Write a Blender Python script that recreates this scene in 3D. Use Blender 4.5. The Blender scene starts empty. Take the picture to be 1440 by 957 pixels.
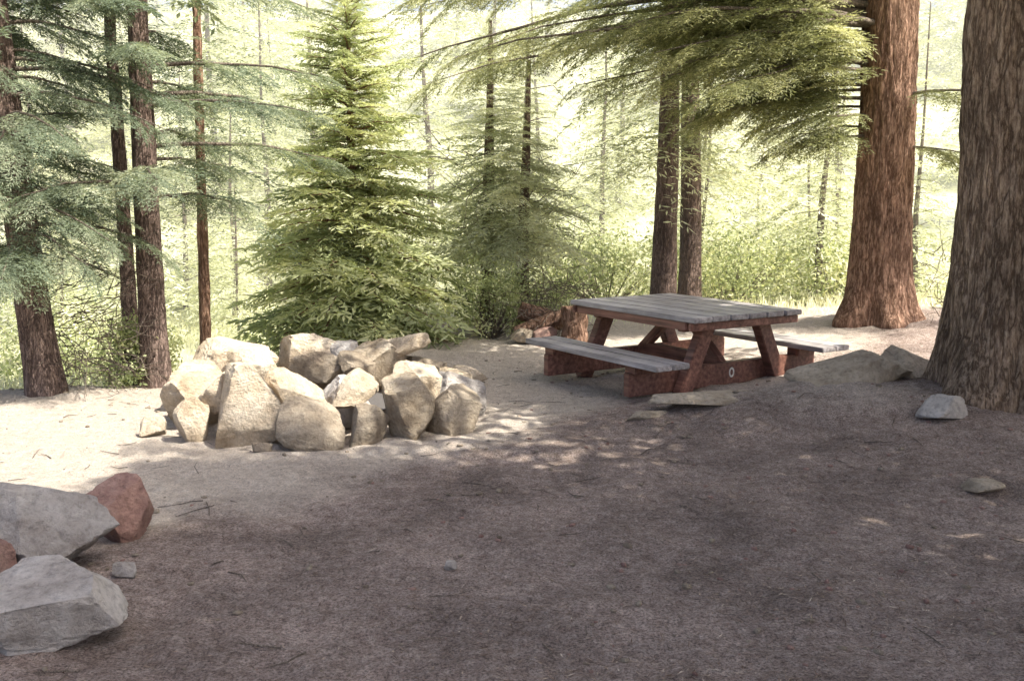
import bpy, bmesh, math, numpy as np
from mathutils import Vector, Matrix, noise
rng=np.random.default_rng(7)
scene=bpy.context.scene
scene.view_settings.view_transform='Standard'
scene.view_settings.look='None'
scene.view_settings.exposure=0
COL=scene.collection

# ---------------------------------------------------------------- helpers
def sm(t):
    t=min(1,max(0,t)); return t*t*(3-2*t)
def fbm(x,y,z=0,o=4): return noise.fractal(Vector((x,y,z)),1.0,2.0,o)
def ground_h(x,y):
    h=0.0
    h+=0.24*math.exp(-((x-4.2)/1.8)**2-((y-9.0)/1.3)**2)
    h+=0.20*math.exp(-((x-2.3)/1.2)**2-((y-8.55)/.5)**2)
    h+=0.30*math.exp(-((x-5.4)/2.0)**2-((y-14.0)/2.6)**2)
    h-=1.3*sm((y-9.9-0.25*(x+3))/6)*sm((-x-1.2)/2.5)*(1-sm((y-26)/15))
    h+=20.0*sm((y-24)/90)
    d=math.hypot(x,y-7)
    h+=0.05*fbm(x*.5,y*.5,1.3,3)
    if d<14: h+=0.028*fbm(x*2.3,y*2.3,4.1,3)+0.016*fbm(x*8,y*8,2.1,2)
    return h
def new_empty(name,loc=(0,0,0),rotz=0):
    e=bpy.data.objects.new(name,None); COL.objects.link(e); e.location=loc; e.rotation_euler[2]=rotz
    e.empty_display_size=.3
    return e
def link(name,me,parent=None,loc=(0,0,0)):
    o=bpy.data.objects.new(name,me); COL.objects.link(o); o.location=loc
    if parent: o.parent=parent
    return o
def np_mesh(name,V,F,mat,attr=None,smooth=False):
    me=bpy.data.meshes.new(name)
    V=np.asarray(V,dtype=np.float32); F=np.asarray(F,dtype=np.int32)
    n=F.shape[0]; k=F.shape[1]
    me.vertices.add(len(V)); me.vertices.foreach_set('co',V.ravel())
    me.loops.add(n*k); me.loops.foreach_set('vertex_index',F.ravel())
    me.polygons.add(n); me.polygons.foreach_set('loop_start',np.arange(0,n*k,k,dtype=np.int32))
    try: me.polygons.foreach_set('loop_total',np.full(n,k,dtype=np.int32))
    except Exception: pass
    if smooth: me.polygons.foreach_set('use_smooth',np.ones(n,dtype=bool))
    if attr is not None:
        a=me.attributes.new('rnd','FLOAT','FACE'); a.data.foreach_set('value',np.asarray(attr,dtype=np.float32))
    me.update(calc_edges=True)
    if mat: me.materials.append(mat)
    return me
class Leaves:
    def __init__(s): s.q=[]; s.a=[]
    def add(s,T,R,sc,p,v):
        s.q.append((T*sc)@R.T+np.asarray(p)); s.a.append(np.clip(v+rng.normal(0,.10,len(T)),0,1))
    def raw(s,Q,a): s.q.append(Q); s.a.append(a)
    def mesh(s,name,mat):
        Q=np.concatenate(s.q); A=np.concatenate(s.a); n=len(Q)
        return np_mesh(name,Q.reshape(-1,3),np.arange(n*4).reshape(n,4),mat,A)
class Tubes:
    def __init__(s): s.v=[]; s.f=[]; s.n=0
    def add(s,P,r,k=6):
        P=[Vector(p) for p in P]; m=len(P)
        base=s.n
        for i,p in enumerate(P):
            d=(P[min(i+1,m-1)]-P[max(i-1,0)]).normalized()
            u=d.orthogonal().normalized() if i==0 else (u-d*u.dot(d)).normalized()
            w=d.cross(u)
            for j in range(k):
                a=2*math.pi*j/k
                s.v.append(tuple(p+(u*math.cos(a)+w*math.sin(a))*r[i]))
        for i in range(m-1):
            for j in range(k):
                s.f.append((base+i*k+j,base+i*k+(j+1)%k,base+(i+1)*k+(j+1)%k,base+(i+1)*k+j))
        s.n+=m*k
    def mesh(s,name,mat): return np_mesh(name,s.v,s.f,mat,smooth=True)
def rot(az,pitch,roll=0):
    return np.array(Matrix.Rotation(az,3,'Z')@Matrix.Rotation(-pitch,3,'Y')@Matrix.Rotation(roll,3,'X'))
def leafquads(P,D,L,W,nrm_jit=.6):
    P=np.asarray(P);D=np.asarray(D); n=len(P)
    D=D/np.linalg.norm(D,axis=1,keepdims=True)
    Nn=np.array([0,0,1.])+rng.normal(0,nrm_jit,(n,3))
    S=np.cross(D,Nn); S/=np.linalg.norm(S,axis=1,keepdims=True)+1e-9
    L=np.asarray(L).reshape(-1,1)*np.ones((n,1)); W=np.asarray(W).reshape(-1,1)*np.ones((n,1))
    a=P; b=P+D*L*.45+S*W/2; c=P+D*L; d=P+D*L*.45-S*W/2
    return np.stack([a,b,c,d],1)
def spray(ntw,step,nl,nw,droop=.18,tw=.42):
    P=[];D=[]
    def axis(p0,d0,L,dr):
        n=max(2,int(L/step))
        for i in range(n):
            t=(i+rng.random())/n
            p=np.array(p0)+np.array(d0)*L*t+np.array([0,0,-dr*t*t*L])
            dd=np.array(d0)+np.array([0,0,-2*dr*t])
            s=np.cross(dd,[0,0,1]); s/=np.linalg.norm(s)+1e-9
            for sg in (-1,1):
                P.append(p); D.append(dd*.8+s*sg*rng.uniform(.5,1.0)+np.array([0,0,rng.uniform(-.25,.35)]))
    axis((0,0,0),(1,0,0),1,droop)
    for i in range(ntw):
        t=(i+.3+.5*rng.random())/ntw*.95+.04
        for sg in (-1,1):
            L=tw*(1-t)**.8*rng.uniform(.6,1.15)*min(1,.45+t*3)+.07
            a=rng.uniform(.6,1.0)
            d=np.array([math.cos(a),sg*math.sin(a),rng.uniform(-.15,.1)])
            axis((t,0,-droop*t*t),d,L,rng.uniform(.1,.5))
    return leafquads(P,D,rng.uniform(.7,1.2,len(P))*nl,nw)

# ---------------------------------------------------------------- materials
def mat_new(name):
    m=bpy.data.materials.new(name); m.use_nodes=True
    nt=m.node_tree; b=nt.nodes['Principled BSDF']; return m,nt,b
def N(nt,t,**kw):
    n=nt.nodes.new(t)
    for k,v in kw.items(): setattr(n,k,v)
    return n
def ramp(nt,stops,src=None):
    r=nt.nodes.new('ShaderNodeValToRGB'); e=r.color_ramp.elements
    while len(e)<len(stops): e.new(.5)
    for i,(p,c) in enumerate(stops):
        e[i].position=p; e[i].color=(c[0],c[1],c[2],1) if hasattr(c,'__len__') else (c,c,c,1)
    if src is not None: nt.links.new(src,r.inputs[0])
    return r
def coords(nt,scale=(1,1,1),kind='Object'):
    tc=nt.nodes.new('ShaderNodeTexCoord'); mp=nt.nodes.new('ShaderNodeMapping'); mp.inputs['Scale'].default_value=scale
    nt.links.new(tc.outputs[kind],mp.inputs[0]); return mp.outputs[0]
def bump(nt,b,h,strength,dist):
    bp=N(nt,'ShaderNodeBump'); bp.inputs['Strength'].default_value=strength; bp.inputs['Distance'].default_value=dist
    nt.links.new(h,bp.inputs['Height']); nt.links.new(bp.outputs[0],b.inputs['Normal']); return bp
def mixc(nt,f,a,b,mode='MIX'):
    m=nt.nodes.new('ShaderNodeMix'); m.data_type='RGBA'; m.blend_type=mode
    for s,v in ((m.inputs[0],f),(m.inputs[6],a),(m.inputs[7],b)):
        if isinstance(v,bpy.types.NodeSocket): nt.links.new(v,s)
        elif isinstance(v,(int,float)): s.default_value=v
        else: s.default_value=(v[0],v[1],v[2],1)
    return m.outputs[2]
def noise_n(nt,v,scale,detail=5,ro=.6):
    n=N(nt,'ShaderNodeTexNoise'); n.inputs['Scale'].default_value=scale; n.inputs['Detail'].default_value=detail; n.inputs['Roughness'].default_value=ro
    nt.links.new(v,n.inputs[0]); return n
def foliage(name,c0,c1,c2,trans=.4):
    m,nt,b=mat_new(name)
    nt.nodes.remove(b)
    at=N(nt,'ShaderNodeAttribute',attribute_name='rnd')
    r=ramp(nt,[(0,c0),(.5,c1),(1,c2)],at.outputs['Fac'])
    b=N(nt,'ShaderNodeBsdfDiffuse'); nt.links.new(r.outputs[0],b.inputs[0])
    out=b
    if trans>0:
        t=N(nt,'ShaderNodeBsdfTranslucent')
        nt.links.new(mixc(nt,1.0,r.outputs[0],(1.25,1.25,.88),'MULTIPLY'),t.inputs[0])
        ms=N(nt,'ShaderNodeMixShader'); ms.inputs[0].default_value=trans
        nt.links.new(b.outputs[0],ms.inputs[1]); nt.links.new(t.outputs[0],ms.inputs[2]); out=ms
    nt.links.new(out.outputs[0],nt.nodes['Material Output'].inputs[0])
    return m
M_hem=foliage('hemlock_needles',(.10,.11,.06),(.25,.265,.14),(.50,.495,.29),.42)
M_fir=foliage('fir_needles',(.23,.26,.14),(.45,.49,.28),(.75,.75,.48),.4)
M_pine=foliage('pine_needles',(.09,.12,.09),(.20,.24,.17),(.41,.43,.31),.4)
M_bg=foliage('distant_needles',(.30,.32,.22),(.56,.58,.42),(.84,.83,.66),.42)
M_bush=foliage('shrub_leaves',(.20,.24,.12),(.42,.46,.25),(.74,.73,.48),.42)
M_grass=foliage('grass_blades',(.58,.58,.38),(.76,.75,.56),(.88,.86,.72),.35)
M_litter=foliage('litter',(.08,.05,.035),(.27,.20,.15),(.50,.42,.33),.0)

def bark(name,c_dark,c_mid,c_pale,sc=1.0):
    m,nt,b=mat_new(name)
    w=noise_n(nt,coords(nt,(3,3,1.2)),1,3)
    tc=N(nt,'ShaderNodeTexCoord')
    wv=N(nt,'ShaderNodeVectorMath',operation='MULTIPLY_ADD'); nt.links.new(w.outputs[1],wv.inputs[0]); wv.inputs[1].default_value=(.10,.10,.3); nt.links.new(tc.outputs['Object'],wv.inputs[2])
    def mapped(s):
        mp=N(nt,'ShaderNodeMapping'); mp.inputs['Scale'].default_value=s; nt.links.new(wv.outputs[0],mp.inputs[0]); return mp.outputs[0]
    a=noise_n(nt,mapped((16*sc,16*sc,2.4*sc)),1,5,.62)
    f=noise_n(nt,mapped((55*sc,55*sc,14*sc)),1,5,.7)
    big=noise_n(nt,coords(nt,(1.6,1.6,1.1)),1,4)
    ab=N(nt,'ShaderNodeMath',operation='SUBTRACT'); nt.links.new(a.outputs[0],ab.inputs[0]); ab.inputs[1].default_value=.5
    aa=N(nt,'ShaderNodeMath',operation='ABSOLUTE'); nt.links.new(ab.outputs[0],aa.inputs[0])
    crack=ramp(nt,[(0,.1),(.045,.7),(.14,1)],aa.outputs[0])
    r2=ramp(nt,[(.32,c_dark),(.5,c_mid),(.7,c_pale)],f.outputs[0])  # dark to pale bark tones spread by fine noise
    c=mixc(nt,crack.outputs[0],c_dark,r2.outputs[0])
    bb=ramp(nt,[(.3,.6),(.7,1.25)],big.outputs[0])
    nt.links.new(mixc(nt,1,c,bb.outputs[0],'MULTIPLY'),b.inputs['Base Color'])
    ad=N(nt,'ShaderNodeMath',operation='MULTIPLY_ADD'); nt.links.new(f.outputs[0],ad.inputs[0]); ad.inputs[1].default_value=.8
    nt.links.new(crack.outputs[0],ad.inputs[2])
    bump(nt,b,ad.outputs[0],.9,.025)
    b.inputs['Roughness'].default_value=.9; b.inputs['Specular IOR Level'].default_value=.15
    return m
M_bark_big=bark('bark_big',(.12,.078,.052),(.33,.235,.165),(.54,.42,.30))
M_bark_red=bark('bark_red',(.14,.075,.048),(.36,.22,.155),(.58,.40,.29))
M_bark_dk=bark('bark_dark',(.10,.07,.06),(.26,.185,.155),(.42,.32,.27),1.8)
M_twig=bark('twig_bark',(.16,.13,.10),(.32,.26,.21),(.50,.43,.36),3)

def rockmat(name,a,b_,c):
    m,nt,b=mat_new(name)
    oi=N(nt,'ShaderNodeObjectInfo')
    tc=N(nt,'ShaderNodeTexCoord'); va=N(nt,'ShaderNodeVectorMath',operation='ADD')
    sc=N(nt,'ShaderNodeMath',operation='MULTIPLY'); nt.links.new(oi.outputs['Random'],sc.inputs[0]); sc.inputs[1].default_value=37
    nt.links.new(tc.outputs['Object'],va.inputs[0]); nt.links.new(sc.outputs[0],va.inputs[1]); v=va.outputs[0]
    n=noise_n(nt,v,3.5,8,.7)
    r=ramp(nt,[(.3,a),(.46,b_),(.64,c)],n.outputs[0])
    n2=noise_n(nt,v,24,8,.78)
    sp=ramp(nt,[(.3,.55),(.5,1.0),(.7,1.12)],n2.outputs[0])
    c1=mixc(nt,1.0,r.outputs[0],sp.outputs[0],'MULTIPLY')
    rr=ramp(nt,[(0,.68),(1,1.08)],oi.outputs['Random'])
    nt.links.new(mixc(nt,1.0,c1,rr.outputs[0],'MULTIPLY'),b.inputs['Base Color'])
    ad=N(nt,'ShaderNodeMath',operation='MULTIPLY_ADD'); nt.links.new(n.outputs[0],ad.inputs[0]); ad.inputs[1].default_value=3
    nt.links.new(n2.outputs[0],ad.inputs[2])
    bump(nt,b,ad.outputs[0],1.0,.04); b.inputs['Roughness'].default_value=.9; b.inputs['Specular IOR Level'].default_value=.2
    return m
M_rock_tan=rockmat('rock_tan',(.42,.31,.20),(.68,.55,.40),(.84,.73,.58))
M_rock_gray=rockmat('rock_gray',(.36,.31,.27),(.60,.54,.49),(.80,.75,.70))
M_rock_red=rockmat('rock_red',(.22,.12,.10),(.38,.23,.19),(.52,.35,.29))
M_rock_dk=rockmat('rock_dark',(.26,.20,.15),(.44,.36,.27),(.60,.51,.40))

def woodmat(name,c0,c1,c2):
    m,nt,b=mat_new(name)
    oi=N(nt,'ShaderNodeObjectInfo')
    tc=N(nt,'ShaderNodeTexCoord'); va=N(nt,'ShaderNodeVectorMath',operation='ADD')
    nt.links.new(tc.outputs['Object'],va.inputs[0]); nt.links.new(oi.outputs['Random'],va.inputs[1])
    mp=N(nt,'ShaderNodeMapping'); mp.inputs['Scale'].default_value=(1.5,28,28); nt.links.new(va.outputs[0],mp.inputs[0])
    n=noise_n(nt,mp.outputs[0],1,7)
    r=ramp(nt,[(.3,c0),(.5,c1),(.72,c2)],n.outputs[0])
    n2=noise_n(nt,va.outputs[0],4,5)
    d=ramp(nt,[(.3,.65),(.6,1.1)],n2.outputs[0])
    c=mixc(nt,1,r.outputs[0],d.outputs[0],'MULTIPLY')
    rr=ramp(nt,[(0,.8),(1,1.12)],oi.outputs['Random'])
    nt.links.new(mixc(nt,1,c,rr.outputs[0],'MULTIPLY'),b.inputs['Base Color'])
    bump(nt,b,n.outputs[0],.4,.006); b.inputs['Roughness'].default_value=.5; b.inputs['Specular IOR Level'].default_value=.45
    return m
M_wtop=woodmat('weathered_top',(.18,.16,.155),(.33,.30,.295),(.50,.465,.46))
M_wred=woodmat('stained_wood',(.085,.038,.028),(.20,.088,.064),(.33,.17,.12))
M_log=woodmat('dead_wood',(.22,.15,.10),(.42,.30,.21),(.60,.47,.35))

def flat(name,c,r=.8):
    m,nt,b=mat_new(name); n=noise_n(nt,coords(nt),30)
    rp=ramp(nt,[(.3,[x*.6 for x in c]),(.7,c)],n.outputs[0]); nt.links.new(rp.outputs[0],b.inputs['Base Color']); b.inputs['Roughness'].default_value=r
    return m
M_paint=flat('pale_paint',(.75,.73,.68)); M_ash=flat('ash',(.10,.09,.085))

def groundmat():
    m,nt,b=mat_new('soil')
    geo=N(nt,'ShaderNodeNewGeometry'); P=geo.outputs['Position']
    at=N(nt,'ShaderNodeAttribute',attribute_name='mask')
    sep=N(nt,'ShaderNodeSeparateColor'); nt.links.new(at.outputs['Color'],sep.inputs[0])
    a=noise_n(nt,P,1.3,7,.68).outputs[0]; f=noise_n(nt,P,16,7,.78).outputs[0]; g=noise_n(nt,P,75,4,.8).outputs[0]
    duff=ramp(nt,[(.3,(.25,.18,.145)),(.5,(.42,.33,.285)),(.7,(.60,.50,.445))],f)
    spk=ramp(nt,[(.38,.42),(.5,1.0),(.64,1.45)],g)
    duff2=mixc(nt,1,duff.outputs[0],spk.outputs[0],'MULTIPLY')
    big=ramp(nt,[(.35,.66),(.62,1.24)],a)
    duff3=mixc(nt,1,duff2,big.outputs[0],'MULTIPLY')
    dust_sunlit=ramp(nt,[(.3,(.56,.46,.37)),(.55,(.79,.69,.59)),(.75,(.90,.83,.75))],f)  # pale dusty soil, colour raised to carry some of the sunlight
    dust_sunlit2=mixc(nt,.5,dust_sunlit.outputs[0],mixc(nt,1,dust_sunlit.outputs[0],spk.outputs[0],'MULTIPLY'))
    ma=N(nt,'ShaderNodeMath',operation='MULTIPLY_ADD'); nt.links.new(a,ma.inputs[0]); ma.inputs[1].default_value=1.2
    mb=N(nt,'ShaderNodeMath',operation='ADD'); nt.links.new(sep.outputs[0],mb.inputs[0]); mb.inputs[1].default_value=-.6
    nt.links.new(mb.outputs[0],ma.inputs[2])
    dust_sun_fac=ramp(nt,[(.2,0),(.75,1)],ma.outputs[0])
    c=mixc(nt,dust_sun_fac.outputs[0],duff3,dust_sunlit2)
    gr0=ramp(nt,[(.3,(.58,.58,.38)),(.55,(.76,.76,.54)),(.75,(.88,.86,.72))],f)
    pv=noise_n(nt,P,.35,5,.6).outputs[0]
    gm_=ramp(nt,[(.38,(.66,.68,.56)),(.55,(1.05,1.05,1.0))],pv)
    gr=mixc(nt,1,gr0.outputs[0],gm_.outputs[0],'MULTIPLY')
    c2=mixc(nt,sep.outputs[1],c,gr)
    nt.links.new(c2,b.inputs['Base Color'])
    ad=N(nt,'ShaderNodeMath',operation='MULTIPLY_ADD'); nt.links.new(f,ad.inputs[0]); ad.inputs[1].default_value=1.8; nt.links.new(g,ad.inputs[2])
    bump(nt,b,ad.outputs[0],1.0,.045); b.inputs['Roughness'].default_value=.95; b.inputs['Specular IOR Level'].default_value=.1
    return m
M_ground=groundmat()

# ---------------------------------------------------------------- ground
def axis_coords(lo,hi,step,far):
    c=list(np.arange(lo,hi+1e-6,step)); s=step; x=hi
    out=[]
    while x<far: s*=1.18; x+=s; out.append(x)
    s=step; x=lo; pre=[]
    while x>-far: s*=1.18; x-=s; pre.append(x)
    return pre[::-1]+c+out
xs=axis_coords(-7,7,.055,500); ys=axis_coords(2.5,15,.055,500)
V=[];mask=[]
for y in ys:
    for x in xs:
        V.append((x,y,ground_h(x,y)))
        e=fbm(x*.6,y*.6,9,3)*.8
        dust_sun=sm((-x-.9+ (y-6.0)*.9 +e)/1.8)*sm((y-4.2)/1.6)  # dusty soil, mask stretched to paint the sunlit left ground brighter
        dust_sun=max(dust_sun,.45*sm((y-8.2)/1.5)*(1-sm((x-2.5)/2)))
        dust_sun=max(dust_sun,.50*math.exp(-((x-2.4)/1.3)**2-((y-8.6)/.55)**2))
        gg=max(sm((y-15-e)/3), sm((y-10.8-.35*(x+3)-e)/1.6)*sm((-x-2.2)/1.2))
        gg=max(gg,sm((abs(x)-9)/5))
        mask.append((dust_sun,gg,0,1))
nx=len(xs);ny=len(ys)
I=np.arange(nx*ny).reshape(ny,nx)
F=np.stack([I[:-1,:-1],I[:-1,1:],I[1:,1:],I[1:,:-1]],-1).reshape(-1,4)
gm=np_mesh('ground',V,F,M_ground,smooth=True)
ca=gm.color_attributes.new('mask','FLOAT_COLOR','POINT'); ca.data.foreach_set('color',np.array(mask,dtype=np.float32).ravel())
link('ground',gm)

# ---------------------------------------------------------------- rocks
def rock_arrays(size,seed,sub=4,ncut=14,rough=.06):
    r=np.random.default_rng(seed)
    bm=bmesh.new(); bmesh.ops.create_icosphere(bm,subdivisions=sub,radius=1)
    V=np.array([v.co[:] for v in bm.verts]); F=np.array([[v.index for v in f.verts] for f in bm.faces]); bm.free()
    V=np.sign(V)*np.abs(V)**.58
    for i in range(ncut):
        n=r.normal(0,1,3); n/=np.linalg.norm(n); d=r.uniform(.48,.92)
        k=np.maximum(V@n-d,0); V=V-k[:,None]*n*.98
    V=V/np.abs(V).max(0)
    off=r.uniform(0,50,3)
    for i in range(len(V)):
        p=Vector(V[i])*1.3+Vector(off)
        q=noise.noise(p*2.6+Vector((9,0,0)))
        V[i]*=1+rough*noise.fractal(p*1.6,1,2,5)-rough*1.3*max(0,.25-abs(q))+rough*.4*noise.noise(p*11)
    return V*np.array(size)/2,F
def rock(name,loc,size,seed,mat,rz=0,tilt=0,parent=None,sub=5,sink=.12,ncut=12):
    V,F=rock_arrays(size,seed,sub,ncut)
    R=np.array(Matrix.Rotation(rz,3,'Z')@Matrix.Rotation(tilt,3,'Y'))
    V=V@R.T
    me=np_mesh(name,V,F,mat,smooth=True)
    z=loc[2] if len(loc)>2 else 0
    px,py=(parent.location.x,parent.location.y) if parent else (0,0)
    gz=ground_h(loc[0],loc[1])
    o=link(name,me,parent)
    o.location=(loc[0]-px,loc[1]-py,gz+z+size[2]/2-sink*size[2]-(parent.location.z if parent else 0))
    try: me.set_sharp_from_angle(angle=math.radians(35))
    except Exception: pass
    return o
ring=new_empty('stone_fire_ring',(-1.65,8.75,0))
T,G,K=M_rock_tan,M_rock_gray,M_rock_dk
spec=[(-2.02,7.75,.0,.66,.50,.70,T,.15,0,301),(-2.50,7.85,0,.26,.24,.40,T,.5,.1,0),(-2.32,8.1,.1,.5,.42,.50,T,.9,.3,0),
(-1.48,7.62,0,.58,.42,.42,K,.3,.25,0),(-1.08,7.70,0,.38,.32,.36,K,.8,0,0),(-.82,7.88,0,.44,.40,.58,T,.1,0,0),
(-.46,8.12,0,.50,.46,.50,K,1.0,.1,0),(-1.70,7.98,.14,.55,.4,.44,T,.6,.2,0),(-1.22,7.98,.2,.54,.38,.34,T,1.4,-.2,0),
(-2.68,8.5,0,.55,.6,.46,T,.4,.1,0),(-2.78,9.15,0,.6,.6,.5,T,1.2,.1,0),(-2.66,9.75,0,.95,.55,.64,T,.1,.1,0),
(-2.02,9.95,0,.74,.5,.66,T,.5,-.1,0),(-1.60,10.05,0,.44,.4,.52,G,1.2,.1,0),(-1.25,9.95,0,.68,.5,.56,T,.2,.2,0),
(-.88,9.95,0,.5,.45,.42,K,.2,.1,0),(-.62,9.5,0,.5,.5,.40,T,.7,.1,0),(-.48,8.8,0,.5,.55,.42,G,.2,0,0),
(-.78,8.35,.12,.46,.4,.44,T,.5,.3,0),(-2.45,8.6,.14,.48,.4,.34,T,.2,.2,0),(-1.45,9.65,.14,.48,.3,.34,K,.9,.3,0),(-.50,10.1,.0,.5,.35,.25,K,.3,0,0),
(-2.4,9.5,.24,.55,.4,.36,T,.8,.3,0),(-1.05,9.9,.38,.50,.36,.20,T,.3,-.15,0),(-2.0,8.3,.1,.5,.4,.42,K,.9,.1,0),(-1.35,8.3,.05,.5,.4,.42,G,.4,.1,0),(-1.85,9.6,.1,.5,.35,.4,K,.1,.2,0),
(-2.85,8.0,0,.2,.18,.2,T,.2,.1,0),(-1.85,7.42,0,.16,.12,.1,K,.2,.1,0)]
for i,(x,y,z,a,b_,c,m,rz,ti,sd) in enumerate(spec):
    rock('ring_stone',(x,y,z),(a,b_,c),sd or 400+i,m,rz,ti,ring,ncut=9 if i%2 else 12)
bm=bmesh.new(); bmesh.ops.create_circle(bm,cap_ends=True,radius=.62,segments=40)
me=bpy.data.meshes.new('ash_bed'); bm.to_mesh(me); bm.free(); me.materials.append(M_ash)
link('ash_bed',me,ring,(0,.15,.07))
rock('boulder',(-2.02,4.25,0),(.80,.52,.37),221,M_rock_gray,.2,.05)
rock('boulder',(-2.42,5.05,0),(1.0,.6,.47),222,M_rock_gray,.1,.15)
rock('red_boulder',(-2.19,5.55,0),(.42,.34,.44),203,M_rock_red,.7,.2)
rock('red_boulder',(-2.55,4.7,.05),(.35,.3,.3),204,M_rock_red,.3,.0)
rock('stone',(-1.93,4.95,0),(.12,.12,.09),205,M_rock_gray)
rock('boulder',(3.0,8.95,0),(1.25,.8,.46),207,M_rock_dk,.4,-.15,sink=.4)
rock('boulder',(3.62,9.35,0),(.6,.5,.45),208,M_rock_dk,.6,0,sink=.3)
rock('flat_stone',(1.7,8.5,0),(1.2,.5,.14),206,M_rock_dk,.1,.02,sink=.6)
rock('flat_stone',(1.1,8.35,0),(.4,.25,.1),216,M_rock_dk,.1,.02,sink=.5)
rock('stone',(3.38,7.95,0),(.40,.28,.24),209,M_rock_gray,.4,0,sink=.25)
rock('stone',(3.0,6.45,0),(.34,.26,.10),210,M_rock_dk,.1,0,sink=.5)
rock('stone',(-.32,5.05,0),(.08,.07,.06),211,M_rock_gray)

# ---------------------------------------------------------------- picnic table
tab=new_empty('picnic_table',(1.72,10.45,.0),math.radians(-58))
tab.location.z=ground_h(1.72,10.45)-.02
def box(name,size,loc,mat,rot=(0,0,0),bev=.008):
    bm=bmesh.new(); bmesh.ops.create_cube(bm,size=1)
    for v in bm.verts: v.co=Vector((v.co.x*size[0],v.co.y*size[1],v.co.z*size[2]))
    bmesh.ops.bevel(bm,geom=bm.edges[:],offset=bev,segments=2,affect='EDGES')
    me=bpy.data.meshes.new(name); bm.to_mesh(me); bm.free(); me.materials.append(mat)
    o=link(name,me,tab,loc); o.rotation_euler=rot; return o
L=1.95; nb=6; bw=1.40/nb
for i in range(nb):
    y=-1.40/2+bw*(i+.5)
    box('top_board_%d'%(i+1),(L+rng.uniform(-.012,.012),bw-.012,.05),(rng.uniform(-.006,.006),y,.745+rng.uniform(-.002,.002)),M_wtop,bev=.007)
for sx in (-1,1):
    box('end_trim',(.05,1.38,.075),(sx*(L/2-.06),0,.68),M_wred)
    box('side_trim',(L-.24,.05,.075),(0,sx*.66,.68),M_wred)
    x=sx*.66
    box('top_cleat',(.09,1.16,.11),(x,0,.660),M_wred)
    for sy in (-1,1):
        a=math.atan2(.30,.66)
        box('leg',(.11,.15,.80),(x+sx*.10,sy*.50,.325),M_wred,(sy*a,0,0))
        box('bench_block',(.16,.24,.08),(x,sy*1.05,.295),M_wred)
    box('cross_beam',(.09,2.42,.22),(x-sx*.004,0,.160),M_wred)
    box('diagonal_brace',(.72,.09,.09),(sx*.36,0,.45),M_wred,(0,math.radians(40)*sx,0))
box('stretcher',(1.2,.09,.12),(0,0,.26),M_wred)
for sy in (-1,1):
    for k in (0,1):
        box('bench_board',(L+.16,.19,.05),(.06,sy*(.95+.2*k),.37),M_wtop,bev=.007)
bm=bmesh.new(); ring_v=[]
for j in range(24):
    a=2*math.pi*j/24
    ring_v.append((bm.verts.new((0,math.cos(a)*.035,math.sin(a)*.05)),bm.verts.new((0,math.cos(a)*.018,math.sin(a)*.03))))
for j in range(24):
    a,b_=ring_v[j],ring_v[(j+1)%24]; bm.faces.new((a[0],b_[0],b_[1],a[1]))
me=bpy.data.meshes.new('number'); bm.to_mesh(me); bm.free(); me.materials.append(M_paint)
link('painted_number',me,tab,(.66-.004+.045+.003,.05,.17))

# ---------------------------------------------------------------- trees
TA=[spray(13,.045,.085,.017) for _ in range(4)]
TF=[spray(13,.045,.10,.022,.12) for _ in range(4)]
TM=[spray(9,.06,.075,.013,.25) for _ in range(4)]
TC=[spray(8,.075,.10,.024,.3,.5) for _ in range(4)]
TD=[spray(6,.16,.26,.11,.2,.45) for _ in range(3)]
TE=[spray(9,.085,.11,.040,.15,.45) for _ in range(3)]

def trunk_mesh(name,H,r0,r1,mat,flare=.35,lean=(0,0),seg=96,rows=200,amp=.035,seed=0):
    V=[];F=[]
    zs=np.concatenate([[-.4],np.linspace(-.05,min(H,6),rows),np.linspace(min(H,6),H,12)[1:]]) if H>6 else np.concatenate([[-.4],np.linspace(-.05,H,rows)])
    for z in zs:
        u=max(0,z)/H
        r=r0+(r1-r0)*u; fl=flare*math.exp(-max(z,0)/.35)
        for j in range(seg):
            a=2*math.pi*j/seg; c,s=math.cos(a),math.sin(a)
            n=noise.noise(Vector((c*r0*13+seed,s*r0*13,z*1.3))); n2=noise.noise(Vector((c*r0*30,s*r0*30+seed,z*5)))
            lob=1+fl*(1+.5*math.sin(a*5+seed)+.3*math.sin(a*3+1+seed))
            rr=r*lob+amp*(.6-1.4*abs(n))+amp*.6*n2+r0*.06*noise.noise(Vector((c+seed,s,z*.5)))
            cx=lean[0]*u*H+.15*r0*noise.noise(Vector((seed,3,z*.4))); cy=lean[1]*u*H
            V.append((cx+rr*c,cy+rr*s,z))
    n=len(zs)
    for i in range(n-1):
        for j in range(seg): F.append((i*seg+j,i*seg+(j+1)%seg,(i+1)*seg+(j+1)%seg,(i+1)*seg+j))
    return np_mesh(name,V,F,mat,smooth=True)

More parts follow.
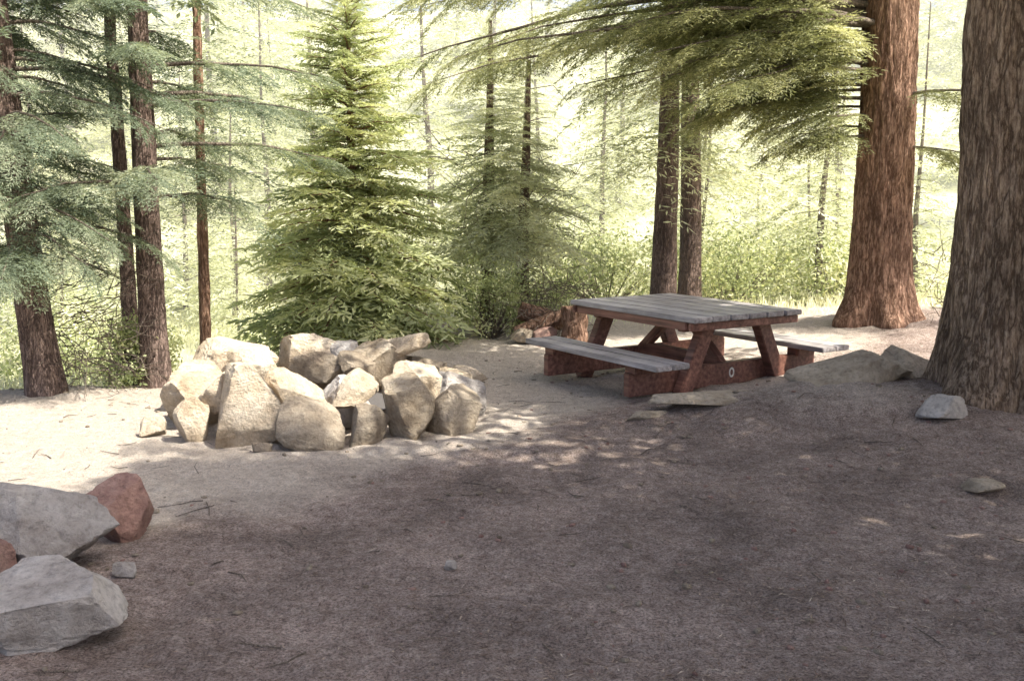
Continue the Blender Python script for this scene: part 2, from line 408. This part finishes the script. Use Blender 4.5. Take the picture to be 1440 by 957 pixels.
def crown_mesh(name,H,R,z0,nb,tm,mat,power=.8,pitch=(-.25,.35),jit=.25,minr=.12,tubes=None):
    Lv=Leaves()
    for i in range(nb):
        u=((i+rng.random())/nb)**(1.15)
        z=z0+(H-z0)*u
        r=max(minr,R*(1-u)**power*rng.uniform(1-jit*1.4,1+jit))
        az=i*2.399+rng.uniform(-.5,.5)
        pt=pitch[0]+(pitch[1]-pitch[0])*u+rng.uniform(-.15,.15)
        Lv.add(tm[rng.integers(len(tm))],rot(az,pt,rng.uniform(-.3,.3)),r,(0,0,z),rng.uniform(.15,.85))
        if tubes is not None:
            d=np.array([math.cos(az)*math.cos(pt),math.sin(az)*math.cos(pt),math.sin(pt)])
            tubes.add([(0,0,z),tuple(d*r*.5+[0,0,z-.04*r]),tuple(d*r*.9+[0,0,z-.13*r])],[.018*r+.004,.01*r+.002,.003],4)
    for k in range(6): Lv.add(tm[0],rot(k,1.2),.35*minr/.12*.6,(0,0,H-.05*k),.7)
    return Lv.mesh(name,mat)

fx,fy=-2.05,13.3
fir=new_empty('fir_tree',(fx,fy,ground_h(fx,fy)))
tb=Tubes()
cm=crown_mesh('fir_crown',4.95,1.42,.40,320,TF,M_fir,.66,(-.18,.5),tubes=tb,jit=.32)
link('crown',cm,fir)
tb.add([(0,0,-.2),(.02,0,1.2),(0,.02,2.8),(0,0,4.9)],[.10,.075,.045,.01],12)
link('trunk_and_branches',tb.mesh('fir_wood',M_bark_red),fir)

def limb(Lv,Tb,p0,az,length,rise,droop,tm,sc=(.6,1.1),nsp=16,v=.5,r=.045):
    d=Vector((math.cos(az),math.sin(az),0)); s=Vector((-d.y,d.x,0))
    pts=[]
    w=rng.uniform(-.25,.25)
    for i in range(8):
        t=i/7; pts.append(Vector(p0)+d*length*t+Vector((0,0,length*(rise*t-droop*t*t)+rng.uniform(-.02,.02)*length*.5*(i>0)))+s*(w*length*t*t*.5+rng.uniform(-.01,.01)*length))
    Tb.add(pts,[r*(1-i/7)+.004 for i in range(8)],6)
    for k in range(nsp):
        t=.18+.82*(k+rng.random())/nsp; f=t*7; i=min(6,int(f)); p=pts[i].lerp(pts[i+1],f-i)
        sg=-1 if k%2 else 1
        aa=az+w*t+sg*rng.uniform(.35,1.1)*(1-.5*t)
        pt=rise-2*droop*t+rng.uniform(-.35,.1)
        Lv.add(tm[rng.integers(len(tm))],rot(aa,pt,rng.uniform(-.4,.4)),rng.uniform(*sc)*(1.1-.5*t),p,v+rng.uniform(-.3,.3))
def big_tree(name,x,y,H,r0,mat_b,limbs,mat_l,lean=(0,0),flare=.3,seed=0,seg=96,upper=None,amp=.035):
    e=new_empty(name,(x,y,ground_h(x,y)))
    link('trunk',trunk_mesh(name+'_trunk',H,r0,r0*(.35 if H>5 else .15),mat_b,flare,lean,seg,seed=seed,amp=amp,rows=200 if seg>60 else 60),e)
    Lv=Leaves();Tb=Tubes()
    for (z,az,ln,rise,dr,tm,sc,ns,v) in limbs:
        limb(Lv,Tb,(lean[0]*z,lean[1]*z,z),az,ln,rise,dr,tm,sc,ns,v,r=.007*ln+.008)
    if limbs:
        link('foliage',Lv.mesh(name+'_foliage',mat_l),e); link('branches',Tb.mesh(name+'_limbs',M_twig),e)
    if upper is not None:
        link('upper_crown',crown_mesh(name+'_upper',*upper),e)
    return e
pi=math.pi
lm=[]
for i in range(24):
    u=i/23; z=2.2+3.0*u
    az=pi+rng.uniform(-.9,.55) if i%5 else rng.uniform(0,2*pi)
    ln=(1.2+3.2*u)*rng.uniform(.8,1.15)
    lm.append((z,az,ln,.12,.24,TA,(.55,1.0),int(6+ln*4.5),.5))
for i in range(12):
    u=i/11; lm.append((3.6+1.3*u,pi+rng.uniform(-.15,.6),rng.uniform(4.8,6.8),.10,.20,TA,(.6,1.05),30,.55))
for i in range(14):
    u=i/13; lm.append((2.8+1.3*u,pi+rng.uniform(-.35,.45),rng.uniform(2.4,4.6)*(.75+.35*u),.14,.22,TA,(.6,1.05),22,.6))
big_tree('conifer_tree',4.78,13.4,20,.36,M_bark_red,lm,M_hem,flare=.45,seed=3,upper=(17,1.6,8,36,TD,M_hem,.6))
lm=[]
for i in range(12):
    u=i/11; z=4.1+2.2*u; az=rng.uniform(0,2*pi)
    lm.append((z,az,rng.uniform(1.4,2.2),.12,.22,TA,(.6,1.0),11,.4))
big_tree('conifer_tree',4.25,8.65,17,.56,M_bark_big,lm,M_hem,flare=.22,seed=8,seg=140,upper=(13,2.4,6.2,75,TE,M_hem,.9,(0,.3)),amp=.035)
for (x,y,H,R,z0,nbb) in ((5.2,2.9,13.4,3.3,5.2,100),(5.8,.2,19,3.4,6.0,105),(7.1,5.9,12.5,2.8,4.2,90)):
    big_tree('conifer_tree',x,y,H,.4,M_bark_big,[],M_hem,seed=x,seg=40,upper=(H,R,z0,nbb,TE,M_hem,.6,(.0,.35)))

def mid_tree(x,y,H,r,mat_b,mat_l,z0,R,nb,tm,lean=(0,0),seed=1,limbs=()):
    return big_tree('conifer_tree',x,y,H,r,mat_b,list(limbs),mat_l,lean,.2,seed,48,(H,R,z0,nb,tm,mat_l,.7),amp=.015 if H>5 else .008)
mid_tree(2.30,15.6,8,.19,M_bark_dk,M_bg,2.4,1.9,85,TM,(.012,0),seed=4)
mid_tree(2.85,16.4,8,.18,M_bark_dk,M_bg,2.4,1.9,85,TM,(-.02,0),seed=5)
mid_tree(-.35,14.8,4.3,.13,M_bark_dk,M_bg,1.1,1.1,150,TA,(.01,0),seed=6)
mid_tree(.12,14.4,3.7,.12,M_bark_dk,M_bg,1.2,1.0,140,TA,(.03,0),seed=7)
lml=[]
for i in range(20):
    z=1.9+2.4*i/19; lml.append((z,rng.uniform(-1.8,1.8) if i%3 else rng.uniform(0,2*pi),rng.uniform(.9,2.1),.15,.2,TA,(.45,.8),12,.5))
mid_tree(-3.62,10.35,8,.135,M_bark_dk,M_pine,4.6,1.4,25,TE,(-.005,0),9,lml)
mid_tree(-4.05,10.9,7,.08,M_bark_dk,M_pine,4.4,1.0,20,TE,(-.015,0),10)
mid_tree(-3.55,11.8,8,.06,M_bark_red,M_pine,2.2,1.1,90,TM,(.015,0),11)
lml=[]
for i in range(36):
    z=1.35+2.9*i/35; lml.append((z,rng.uniform(-1.4,1.4)-.3 if i%2 else rng.uniform(0,2*pi),rng.uniform(.7,1.7),.1,.3,TA,(.45,.8),10,.45))
mid_tree(-4.45,9.65,8,.155,M_bark_dk,M_pine,4.8,1.5,25,TE,(-.07,0),12,lml)
lml=[(1.5+3*i/23,rng.uniform(-.9,.9),rng.uniform(1.2,2.4),.1,.25,TA,(.5,.8),12,.4) for i in range(24)]
mid_tree(-6.2,10.2,9,.22,M_bark_dk,M_pine,4.8,1.6,25,TE,(0,0),13,lml)

forest=new_empty('distant_forest')
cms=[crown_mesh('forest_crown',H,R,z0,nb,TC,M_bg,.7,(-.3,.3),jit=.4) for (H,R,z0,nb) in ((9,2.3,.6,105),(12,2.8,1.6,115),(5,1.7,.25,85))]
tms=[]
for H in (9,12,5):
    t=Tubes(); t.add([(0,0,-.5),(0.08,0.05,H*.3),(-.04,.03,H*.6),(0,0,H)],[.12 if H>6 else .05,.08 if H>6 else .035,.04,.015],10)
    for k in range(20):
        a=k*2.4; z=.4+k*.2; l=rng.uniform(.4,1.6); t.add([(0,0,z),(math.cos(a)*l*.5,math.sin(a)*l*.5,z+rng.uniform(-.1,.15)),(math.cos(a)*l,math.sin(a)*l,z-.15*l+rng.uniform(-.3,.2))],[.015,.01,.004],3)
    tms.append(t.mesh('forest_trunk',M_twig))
pts=[]; tries=0
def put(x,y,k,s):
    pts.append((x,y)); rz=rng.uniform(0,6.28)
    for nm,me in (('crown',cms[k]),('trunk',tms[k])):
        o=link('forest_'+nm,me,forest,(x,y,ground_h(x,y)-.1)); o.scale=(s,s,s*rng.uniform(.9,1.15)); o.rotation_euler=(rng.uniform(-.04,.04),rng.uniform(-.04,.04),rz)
while len(pts)<26 and tries<6000:
    tries+=1; y=17+rng.random()*14; x=rng.uniform(-.58,.58)*y
    if all(math.hypot(x-a,y-b)>2.3 for a,b in pts) and math.hypot(x+2,y-15)>3.5: put(x,y,2 if rng.random()<.8 else 0,rng.uniform(.6,1.1))
n0=len(pts)
while len(pts)<n0+46 and tries<16000:
    tries+=1; y=30+rng.random()**1.1*55; x=rng.uniform(-.6,.6)*y
    if all(math.hypot(x-a,y-b)>2.6+.035*y for a,b in pts): put(x,y,int(rng.integers(2)),rng.uniform(.85,1.4))

def shrub(name,x,y,w,h,n,mat,ls=.06,stems=14):
    e=new_empty(name,(x,y,ground_h(x,y)))
    Lv=Leaves(); Tb=Tubes()
    cl=[]
    for i in range(stems*3):
        a=rng.uniform(0,2*pi); t=rng.random()**.5
        z=h*rng.uniform(.15,1)*(1-.35*t); cl.append((math.cos(a)*w/2*t,math.sin(a)*w/2*t,z))
    for c in cl: Tb.add([(c[0]*.2,c[1]*.2,0),(c[0]*.7,c[1]*.7,c[2]*.6),c],[.012,.007,.003],4)
    per=n//len(cl)
    for c in cl:
        P=np.array(c)+rng.normal(0,.09*max(w,.8),(per,3)); P[:,2]=np.maximum(P[:,2],.02)
        D=rng.normal(0,1,(per,3))
        Lv.raw(leafquads(P,D,rng.uniform(.6,1.3,per)*ls,ls*.5,1.0),np.clip(rng.uniform(.15,.85)+rng.normal(0,.15,per),0,1))
    link('leaves',Lv.mesh(name+'_l',mat),e); link('stems',Tb.mesh(name+'_s',M_twig),e)
shrub('shrub',-3.95,10.6,.8,.8,4500,M_bush,.05)
shrub('shrub',-.30,13.6,.9,1.3,5000,M_bush,.05)
shrub('shrub',.3,14.2,.9,.8,2500,M_bush,.05)
for (x,y,w,h) in ((-6.0,14,2.2,1.3),(-3.4,17.0,2.2,1.1),(4.0,20,2.6,1.6),(7.2,14.5,1.6,1.0),(1.0,22,3,1.5),(1.6,17.6,2,1.3),(3.6,17.2,2,1.2),(-8.5,19,3,1.6),(5.4,17.2,2,1.3)):
    shrub('shrub',x,y,w,h,3500,M_bush,.08,stems=16)

def brush(name,x,y,w,h,n,z0=0,seg=.14,r=.006):
    Tb=Tubes()
    for i in range(n):
        p=Vector((rng.uniform(-w,w)*.5,rng.uniform(-w,w)*.4,z0+rng.uniform(0,h)))
        pts_=[p]; d=Vector(rng.normal(0,1,3)); d.z=abs(d.z)*.4-.3; d.normalize()
        for k in range(4):
            d=(d+Vector(rng.normal(0,.35,3))).normalized(); p=p+d*seg; pts_.append(p)
        Tb.add(pts_,[r,r*.8,r*.65,r*.5,r*.3],3)
    link(name,Tb.mesh(name,M_twig),None,(x,y,ground_h(x,y)))
brush('dead_branches',-4.05,9.9,.7,1.6,190)
brush('dead_branches',.55,13.2,.9,.7,150)
brush('dead_branches',5.9,13.2,1.2,.9,120)
brush('dead_branches',-.1,14.9,2.0,2.2,160,.4,.22,.008)

def log(name,p0,p1,r,mat=M_log):
    P0=Vector((p0[0],p0[1],ground_h(p0[0],p0[1])+p0[2])); P1=Vector((p1[0],p1[1],ground_h(p1[0],p1[1])+p1[2]))
    n=14; bm=bmesh.new(); d=(P1-P0); u=d.orthogonal().normalized(); w=d.normalized().cross(u); rings=[]
    for i in range(n):
        c=P0.lerp(P1,i/(n-1)); rr=[]
        for j in range(28):
            a=2*pi*j/28; q=r*(1+.22*noise.noise(Vector((math.cos(a)*1.5,math.sin(a)*1.5,i*.4+p0[0])))+.08*noise.noise(Vector((math.cos(a)*6,math.sin(a)*6,i*.5))))
            rr.append(bm.verts.new(c+(u*math.cos(a)+w*math.sin(a))*q))
        rings.append(rr)
    for i in range(n-1):
        for j in range(28):
            f=bm.faces.new((rings[i][j],rings[i][(j+1)%28],rings[i+1][(j+1)%28],rings[i+1][j])); f.smooth=True
    bm.faces.new(rings[0][::-1]); bm.faces.new(rings[-1])
    bmesh.ops.recalc_face_normals(bm,faces=bm.faces[:])
    me=bpy.data.meshes.new(name); bm.to_mesh(me); bm.free(); me.materials.append(mat)
    link(name,me)
log('tree_stump',(.76,12.6,-.1),(.78,12.65,.50),.16,M_bark_red)
log('fallen_log',(.05,13.0,.10),(.70,12.95,.34),.10,M_bark_red)
log('fallen_log',(.1,13.2,.38),(.95,13.3,.14),.11,M_bark_red)
rock('stone',(.45,12.7,0),(.35,.3,.3),230,M_rock_red,.2)
rock('stone',(.12,12.8,0),(.3,.3,.22),231,M_rock_dk,.2)

# ---------------------------------------------------------------- litter, gravel, grass
def scatter(n,xr,yr,fn=None):
    x=rng.uniform(*xr,n); y=yr[0]+(yr[1]-yr[0])*rng.random(n)**1.3
    if fn is not None:
        k=fn(x,y)>rng.random(n); x,y=x[k],y[k]
    z=np.array([ground_h(a,b) for a,b in zip(x,y)])
    return np.stack([x,y,z],1)
P=scatter(70000,(-5,6),(3.2,12),lambda x,y: np.clip(.35+.22*(x+1),.1,1)*np.clip(.5+.9*np.sin(x*2.1+np.sin(y*1.7)*2)*np.sin(y*1.9+x),.2,1))
n=len(P); P[:,2]+=.006
a=rng.uniform(0,6.28,n); D=np.stack([np.cos(a),np.sin(a),rng.normal(.03,.12,n)],1)
Q=leafquads(P,D,rng.uniform(.015,.065,n),rng.uniform(.002,.0055,n),.2)
lv=Leaves(); lv.raw(Q,np.clip(rng.normal(.42,.27,n),0,1))
link('pine_needle_litter',lv.mesh('litter',M_litter))
Tb=Tubes()
for p in scatter(260,(-4,5.5),(3.3,11.5)):
    a=rng.uniform(0,6.28); l=rng.uniform(.05,.25); b2=a+rng.uniform(-.5,.5); r=rng.uniform(.002,.0045)
    p1=p+np.array([math.cos(a)*l*.5,math.sin(a)*l*.5,0]); p2=p1+np.array([math.cos(b2)*l*.5,math.sin(b2)*l*.5,0])
    q=[(v[0],v[1],ground_h(v[0],v[1])+r*.8+.004) for v in (p,p1,p2)]
    Tb.add(q,[r,r*.8,r*.5],5)
link('fallen_twigs',Tb.mesh('twigs',M_twig))
rv,rf=rock_arrays((1,1,.6),55,1,4)
def pebbles(name,n,mat,smin,smax,xr,yr,fn=None):
    P=scatter(n,xr,yr,fn); VV=[];FF=[]
    for i,p in enumerate(P):
        s=smin+(smax-smin)*rng.random()**5; R=np.array(Matrix.Rotation(rng.uniform(0,6.28),3,'Z'))
        VV.append((rv*s*np.array([1,rng.uniform(.6,1),rng.uniform(.5,1)]))@R.T+p+[0,0,s*.12]); FF.append(rf+i*len(rv))
    link(name,np_mesh(name,np.concatenate(VV),np.concatenate(FF),mat,smooth=False))
pebbles('gravel',1700,M_rock_dk,.008,.055,(-5,5),(3.3,12))
pebbles('bark_chips',1900,M_rock_red,.008,.05,(-3,5.5),(3.3,12),lambda x,y: np.clip(.1+.4*(x+1)-.0*y,.03,1))
def gfn(x,y):
    return np.where((y>14.5)|((x<-2.8)&(y>10.9+.35*(x+3))),1.0,0.0)
P=scatter(45000,(-11,11),(10,26),gfn); n=len(P)
D=rng.normal(0,.35,(n,3)); D[:,2]=1
lv=Leaves(); lv.raw(leafquads(P,D,rng.uniform(.08,.3,n),.012,1.0),np.clip(rng.normal(.5,.25,n),0,1))
link('meadow_grass',lv.mesh('grass',M_grass))

# ---------------------------------------------------------------- thin sunlit haze over the forest behind
bm=bmesh.new(); bmesh.ops.create_cube(bm,size=1)
for v in bm.verts: v.co=Vector((v.co.x*140,14.2+(v.co.y+.5)*90,-4+(v.co.z+.5)*30))
me=bpy.data.meshes.new('haze'); bm.to_mesh(me); bm.free()
hm=bpy.data.materials.new('haze'); hm.use_nodes=True; nt=hm.node_tree; nt.nodes.remove(nt.nodes['Principled BSDF'])
vs=nt.nodes.new('ShaderNodeVolumeScatter'); vs.inputs['Density'].default_value=.008; vs.inputs['Anisotropy'].default_value=0.0
vs.inputs['Color'].default_value=(1,1,.94,1)
nt.links.new(vs.outputs[0],nt.nodes['Material Output'].inputs['Volume']); me.materials.append(hm)
link('haze',me)

# ---------------------------------------------------------------- light, sky, camera
el=math.radians(57); sx,sy=.885,-.465
S=Vector((sx*math.cos(el),sy*math.cos(el),math.sin(el))).normalized()
sun=bpy.data.lights.new('sun','SUN'); sun.energy=11.5; sun.angle=math.radians(.5); sun.color=(1,.95,.84)
so=bpy.data.objects.new('sun',sun); COL.objects.link(so); so.rotation_euler=(-S).to_track_quat('-Z','Y').to_euler()
w=bpy.data.worlds.new('World'); scene.world=w; w.use_nodes=True; nt=w.node_tree
sky=nt.nodes.new('ShaderNodeTexSky'); sky.sky_type='NISHITA'; sky.sun_disc=False
sky.sun_elevation=el; sky.sun_rotation=math.atan2(sx,sy); sky.dust_density=5.0; sky.air_density=.8
bg=nt.nodes['Background']; bg.inputs[1].default_value=.31; nt.links.new(sky.outputs[0],bg.inputs[0])
cam=bpy.data.cameras.new('camera'); cam.sensor_width=36; cam.lens=36.25; cam.clip_end=2000
co=bpy.data.objects.new('camera',cam); COL.objects.link(co); co.location=(0,0,1.9); co.rotation_euler=(math.radians(90-8.16),0,0)
scene.camera=co
